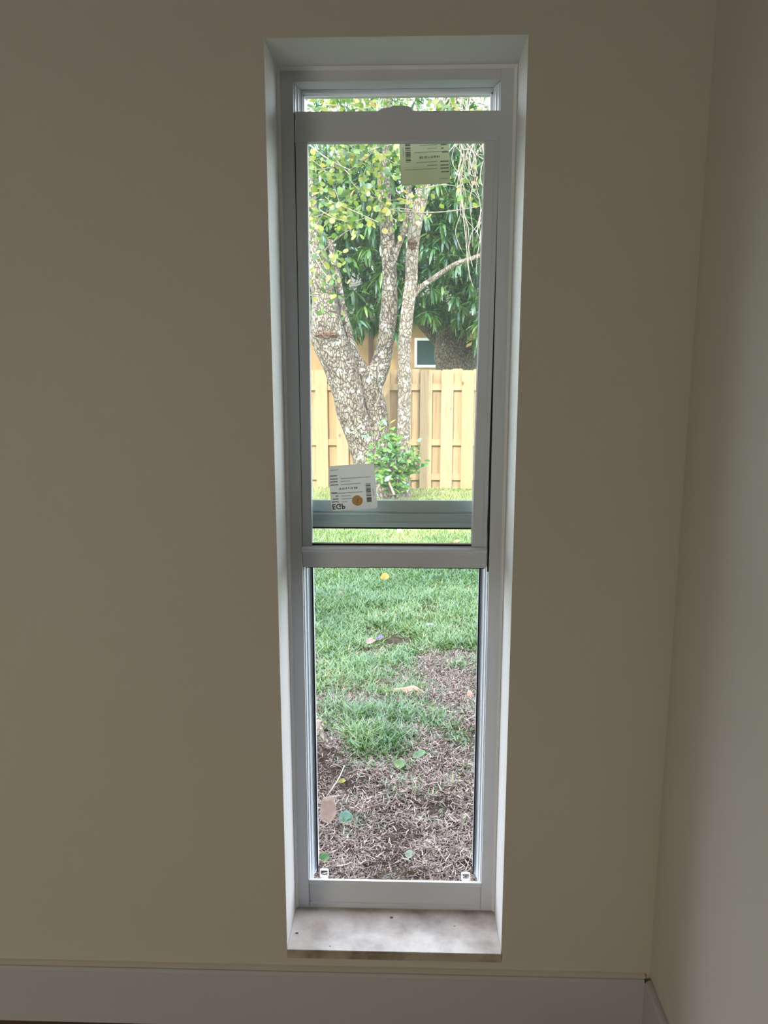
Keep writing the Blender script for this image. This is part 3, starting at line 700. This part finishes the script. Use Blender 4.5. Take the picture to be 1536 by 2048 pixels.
# wound scars
def scar(px, py, w_, h_, Y, parent):
    c = at(px, py, Y); rw = pxm(px, py, Y, w_)/2; rh = pxm(px, py, Y, h_)/2
    bm = bmesh.new(); bmesh.ops.create_icosphere(bm, subdivisions=4, radius=1)
    for vv in bm.verts:
        k_ = .75+.5*float(fbm(vv.co.x*3+px, vv.co.z*3+py, 41)); vv.co = Vector((c[0]+vv.co.x*rw*k_, c[1]+vv.co.y*.05*k_, c[2]+vv.co.z*rh*k_))
    me = bpy.data.meshes.new('bark_scar'); bm.to_mesh(me); bm.free(); me.materials.append(M['wound'])
    o = bpy.data.objects.new('bark_scar', me); COL.objects.link(o); attach(o, parent); return o
scar(655, 671, 46, 16, TY-.20, tree)
slim = empty('slender_tree', tuple(at(806, 975, TY-.1)), label='slender pale trunk dotted with lichen, right of the forked tree', cat='tree')
stem([(800, 1000, 50), (803, 940, 32), (807, 880, 26), (808, 828, 26), (809, 776, 26), (809, 724, 26), (810, 672, 26), (815, 618, 26), (822, 566, 25), (824, 514, 25), (829, 462, 26), (839, 410, 27), (848, 371, 26), (862, 300, 22), (880, 200, 18), (900, 90, 14)], TY-.15, 20, .05, sd=9).build('trunk', M['bark_pale'], slim, smooth=True)
stem([(826, 592, 12), (842, 574, 11), (868, 556, 10), (905, 531, 9.5), (935, 520, 9), (965, 510, 8.5), (1010, 500, 7), (1080, 470, 5)], TY-.15, 12, .1, sd=11).build('limb', M['bark_pale'], slim, smooth=True)
scar(825, 488, 18, 24, TY-.22, slim)

def round_leaves(P, size, sd=0):
    n = len(P); az = rng.uniform(0, 2*np.pi, n); el = rng.normal(-.35, .5, n)
    D = np.stack([np.cos(az)*np.cos(el), np.sin(az)*np.cos(el), np.sin(el)], 1)
    UP = rng.normal(0, .7, (n, 3))+np.array([0, -.5, .7])
    return strips(P, D, UP, size*rng.uniform(.7, 1.25, n), size*.42*rng.uniform(.8, 1.2, n), [(0, .25), (.2, .85), (.5, 1), (.8, .85), (1, .3)], rng.uniform(-.2, .6, n))
def twig_net(pairs, mb, r):
    for pts in pairs: mb.tube(pts, [r*(1-.6*i/(len(pts)-1)) for i in range(len(pts))], 5)
# leafy sprays of the forked tree: twigs carrying leaves, hung where the crown reaches down
mb = MB(); LP = []
def spray(a, b, Ya, Yb, nleaf, r=.006, spread=.13, curve=.15, leaves=True):
    A = np.array(at(*a, Ya)); B = np.array(at(*b, Yb)); mid = (A+B)/2+rng.normal(0, curve, 3)*np.linalg.norm(B-A)
    pts = [(1-t)**2*A+2*t*(1-t)*mid+t*t*B for t in np.linspace(0, 1, 6)]
    mb.tube(pts, [r*(1-.11*i) for i in range(6)], 5)
    if leaves:
        t = rng.random(nleaf)**.7
        Q = ((1-t)**2)[:, None]*A+(2*t*(1-t))[:, None]*mid+(t*t)[:, None]*B
        LP.append(Q+rng.normal(0, spread, (nleaf, 3))*np.array([1, 1.2, .8]))
    return A, mid, B
for (a, b, nl) in [((600, 260), (720, 310), 50), ((600, 300), (700, 380), 55), ((610, 340), (760, 300), 55), ((600, 230), (690, 210), 40), ((640, 420), (740, 430), 30), ((650, 400), (700, 440), 40),
                   ((700, 360), (800, 400), 30), ((740, 300), (790, 290), 40), ((720, 250), (800, 330), 30), ((650, 210), (760, 200), 25), ((800, 200), (960, 200), 34), ((610, 390), (640, 470), 30),
                   ((640, 450), (655, 540), 16), ((650, 500), (665, 560), 22), ((620, 590), (650, 600), 16), ((760, 420), (850, 430), 26), ((840, 380), (960, 400), 14), ((640, 330), (690, 450), 35),
                   ((790, 440), (740, 410), 24), ((600, 180), (800, 150), 60), ((830, 370), (860, 350), 12), ((930, 350), (960, 400), 10), ((700, 290), (780, 350), 34), ((620, 430), (690, 400), 30)]:
    spray(a, b, rng.uniform(7.4, 8.4), rng.uniform(7.0, 8.4), int(nl*1.6))
# wide part of the crown beyond the window's view
for q in range(60):
    ang = rng.uniform(0, 2*np.pi); cx, cz = rng.uniform(-1.9, 1.2), rng.uniform(4.2, 6.6)
    cy = rng.uniform(6.8, 9.6); A = np.array([cx, cy, cz]); 
    if abs(cx+.3) < 1.7 and cz < 4.9: continue
    LP.append(A+rng.normal(0, .28, (45, 3)))
# bare wiry twigs
for (a, b) in [((780, 420), (960, 412)), ((640, 400), (757, 445)), ((650, 500), (720, 450)), ((620, 290), (700, 340)), ((700, 340), (750, 295)), ((690, 335), (640, 320)), ((830, 240), (800, 190)), ((620, 470), (660, 560)), ((622, 480), (645, 430)), ((660, 300), (700, 350)), ((850, 300), (890, 190)), ((740, 215), (700, 230))]:
    spray(a, b, 8.3, 7.6, 0, .011, leaves=False, curve=.10)
mb.build('twigs', M['twig'], tree, smooth=True)
P = np.concatenate(LP); n = len(P)
V, F, k = round_leaves(P, .068)
raw('foliage', V, F, M['orchid'], np.repeat(np.clip(rng.beta(1.6, 1.8, n), 0, 1), k), tree)
# dry hanging vine at the right
vb = MB()
for q in range(34):
    top = (rng.uniform(900, 1010), rng.uniform(120, 250)); low = (rng.uniform(928, 962), rng.uniform(330, 600)) if q > 12 else (rng.uniform(820, 1000), rng.uniform(200, 330))
    A = np.array(at(*top, 7.7)); B = np.array(at(*low, 7.6)); pts = []
    for t in np.linspace(0, 1, 9):
        pts.append(A*(1-t)+B*t+rng.normal(0, .035, 3)+np.array([.05*math.sin(5*t+q), 0, 0]))
    rr_ = rng.uniform(.0045, .010); vb.tube(pts, [rr_*(1-.06*i) for i in range(9)], 5)
tagp(vb.build('dry_vine', M['twig'], smooth=True), 'tangle of dry pale vines hanging down at the right', 'vine')
P = np.array([at(rng.uniform(925, 965), rng.uniform(300, 560), 7.65) for _ in range(26)])

# mango tree beyond the fence
MY = 12.4
mg = empty('mango_tree', tuple(at(905, 890, MY)), label='large dark green tree with long drooping leaves behind the fence', cat='tree')
stem([(915, 990, 120), (915, 900, 100), (912, 800, 80), (906, 740, 74), (900, 700, 62), (893, 655, 44), (876, 600, 30), (868, 520, 26), (860, 420, 22), (850, 300, 16)], MY, 22, .1, sd=21).build('trunk', M['bark_mango'], mg, smooth=True)
stem([(915, 760, 60), (935, 725, 50), (965, 700, 40), (1010, 670, 32), (1080, 600, 26)], MY, 18, .1, sd=22).build('limb', M['bark_mango'], mg, smooth=True)
stem([(905, 740, 50), (915, 690, 36), (925, 640, 26), (935, 560, 20), (940, 450, 14)], MY, 16, .1, sd=23).build('limb', M['bark_mango'], mg, smooth=True)
stem([(885, 690, 26), (840, 640, 22), (780, 560, 20), (710, 480, 16), (650, 430, 10)], MY+.2, 14, .1, sd=24).build('limb', M['bark_mango'], mg, smooth=True)
def mango_clusters(n, xr, zr, yr, zlow):
    c = np.stack([rng.uniform(*xr, n), rng.uniform(*yr, n), rng.uniform(*zr, n)], 1)
    keep = c[:, 2] > zlow(c[:, 0])
    return c[keep]
def zlow(x):   # underside of the crown
    return np.interp(x, [-3, -1.55, -1.25, -.9, -.35, 0, .35, .9, 1.3, 1.7, 3], [3.0, 2.75, 2.45, 2.30, 2.28, 2.45, 2.50, 2.30, 2.18, 1.95, 2.1])+.10*np.sin(x*9)-.10
C1 = mango_clusters(2100, (-2.6, 3.3), (1.9, 5.2), (10.6, 12.0), zlow)
C2 = mango_clusters(1650, (-2.9, 3.9), (2.3, 7.2), (11.6, 13.6), lambda x: zlow(x)+.15)
gap = fbm(C1[:, 0]*1.5, C1[:, 2]*1.5, 51); C1 = C1[(gap > .33)]
gap = fbm(C2[:, 0]*1.4, C2[:, 2]*1.4, 57); C2 = C2[(gap > .31) | (C2[:, 2] < 3.4)]
C = np.concatenate([C1, C2])
per = 11; n = len(C)*per
base_ = np.repeat(C, per, 0); az = rng.uniform(0, 2*np.pi, n); el = rng.uniform(-1.25, .35, n)
D = np.stack([np.cos(az)*np.cos(el), np.sin(az)*np.cos(el), np.sin(el)], 1)
UP = np.stack([-np.cos(az)*np.sin(el), -np.sin(az)*np.sin(el), np.cos(el)], 1)+rng.normal(0, .25, (n, 3))
V, F, k = strips(base_+D*.02, D, UP, rng.uniform(.15, .26, n), rng.uniform(.016, .025, n), [(0, .15), (.25, .9), (.6, 1), (.88, .5), (1, .05)], rng.uniform(.1, .55, n))
cl = np.repeat(np.clip(rng.normal(.42, .22, len(C)), 0, 1), per)
raw('foliage', V, F, M['mango'], np.repeat(np.clip(cl+rng.normal(0, .13, n), 0, 1), k), mg)

# further trees behind the house, loose enough for the sky to show between
for (x, y, z, R3, lab) in [(-2.6, 25.5, 6.0, 3.2, 'far leafy tree behind the house roof at the left'), (2.6, 27.5, 6.4, 3.4, 'far leafy tree behind the house roof at the right')]:
    r0 = empty('background_tree', (x, y, GZ), label=lab, cat='tree', group='far trees behind the house')
    t = MB(); t.tube([(x, y, GZ-.1), (x+.1, y, 2), (x-.1, y, 4), (x, y, z)], [.3, .25, .2, .1], 12, .1); t.build('trunk', M['bark_mango'], r0, smooth=True)
    n = 5200; g_ = rng.normal(0, 1, (n, 3)); g_ /= np.linalg.norm(g_, axis=1, keepdims=True); rad = rng.random(n)**.45*R3
    P = g_*rad[:, None]*np.array([1, .8, .75])+np.array([x, y, z]); kk = fbm(P[:, 0]*1.0, P[:, 2]*1.0, 61) > .40; P = P[kk]; n = len(P)
    V, F, k = strips(P, rng.normal(0, 1, (n, 3)), rng.normal(0, 1, (n, 3)), .38, .085, [(0, .4), (.5, 1), (1, .3)], rng.uniform(0, .5, n))
    raw('foliage', V, F, M['far_leaf'], np.repeat(rng.random(n), k), r0)

# bush at the foot of the trees
bY = TY-.55
bu = empty('leafy_bush', tuple(at(785, 990, bY)), label='small bright green leafy bush growing against the tree base', cat='bush')
sb_ = MB(); BP = []
ends = [(735, 905), (745, 880), (772, 842), (784, 856), (790, 880), (800, 870), (812, 900), (830, 885), (836, 905), (838, 925), (815, 940), (790, 930), (765, 900), (760, 925), (740, 915), (770, 955), (795, 960), (812, 965), (750, 945), (780, 905), (805, 920), (822, 912), (757, 960), (785, 975), (770, 880)]
root = np.array(at(783, 990, bY))
for e in ends:
    B = np.array(at(e[0], e[1], bY+rng.uniform(-.25, .1))); mid = (root+B)/2+rng.normal(0, .04, 3)
    pts = [(1-t)**2*root+2*t*(1-t)*mid+t*t*B for t in np.linspace(0, 1, 5)]; sb_.tube(pts, [.009, .008, .006, .004, .002], 5)
    m_ = 19; t = rng.uniform(.62, 1.03, m_); BP.append(((1-t)**2)[:, None]*root+(2*t*(1-t))[:, None]*mid+(t*t)[:, None]*B+rng.normal(0, .035, (m_, 3)))
sb_.build('stems', M['twig'], bu, smooth=True)
P = np.concatenate(BP); n = len(P); az = rng.uniform(0, 2*np.pi, n); el = rng.uniform(-.4, 1.0, n)
D = np.stack([np.cos(az)*np.cos(el), np.sin(az)*np.cos(el)-.3, np.sin(el)], 1)
V, F, k = strips(P, D, np.array([0, -.5, 1.])+rng.normal(0, .4, (n, 3)), rng.uniform(.07, .12, n), rng.uniform(.018, .028, n), [(0, .2), (.3, .9), (.65, 1), (1, .1)], rng.uniform(0, .5, n))
raw('foliage', V, F, M['bush'], np.repeat(np.clip(rng.normal(.5, .25, n), 0, 1), k), bu)
# forked dead stick leaning at the tree base
fs = MB(); A = at(771, 950, bY-.1)
fs.tube([A, at(762, 965, bY-.15), at(752, 985, bY-.2)], [.018, .017, .015], 8, .1); fs.tube([A, at(778, 965, bY-.18), at(789, 990, bY-.25)], [.018, .017, .015], 8, .1)
tagp(fs.build('forked_stick', M['twig'], smooth=True), 'pale forked stick leaning at the base of the tree under the bush', 'stick')
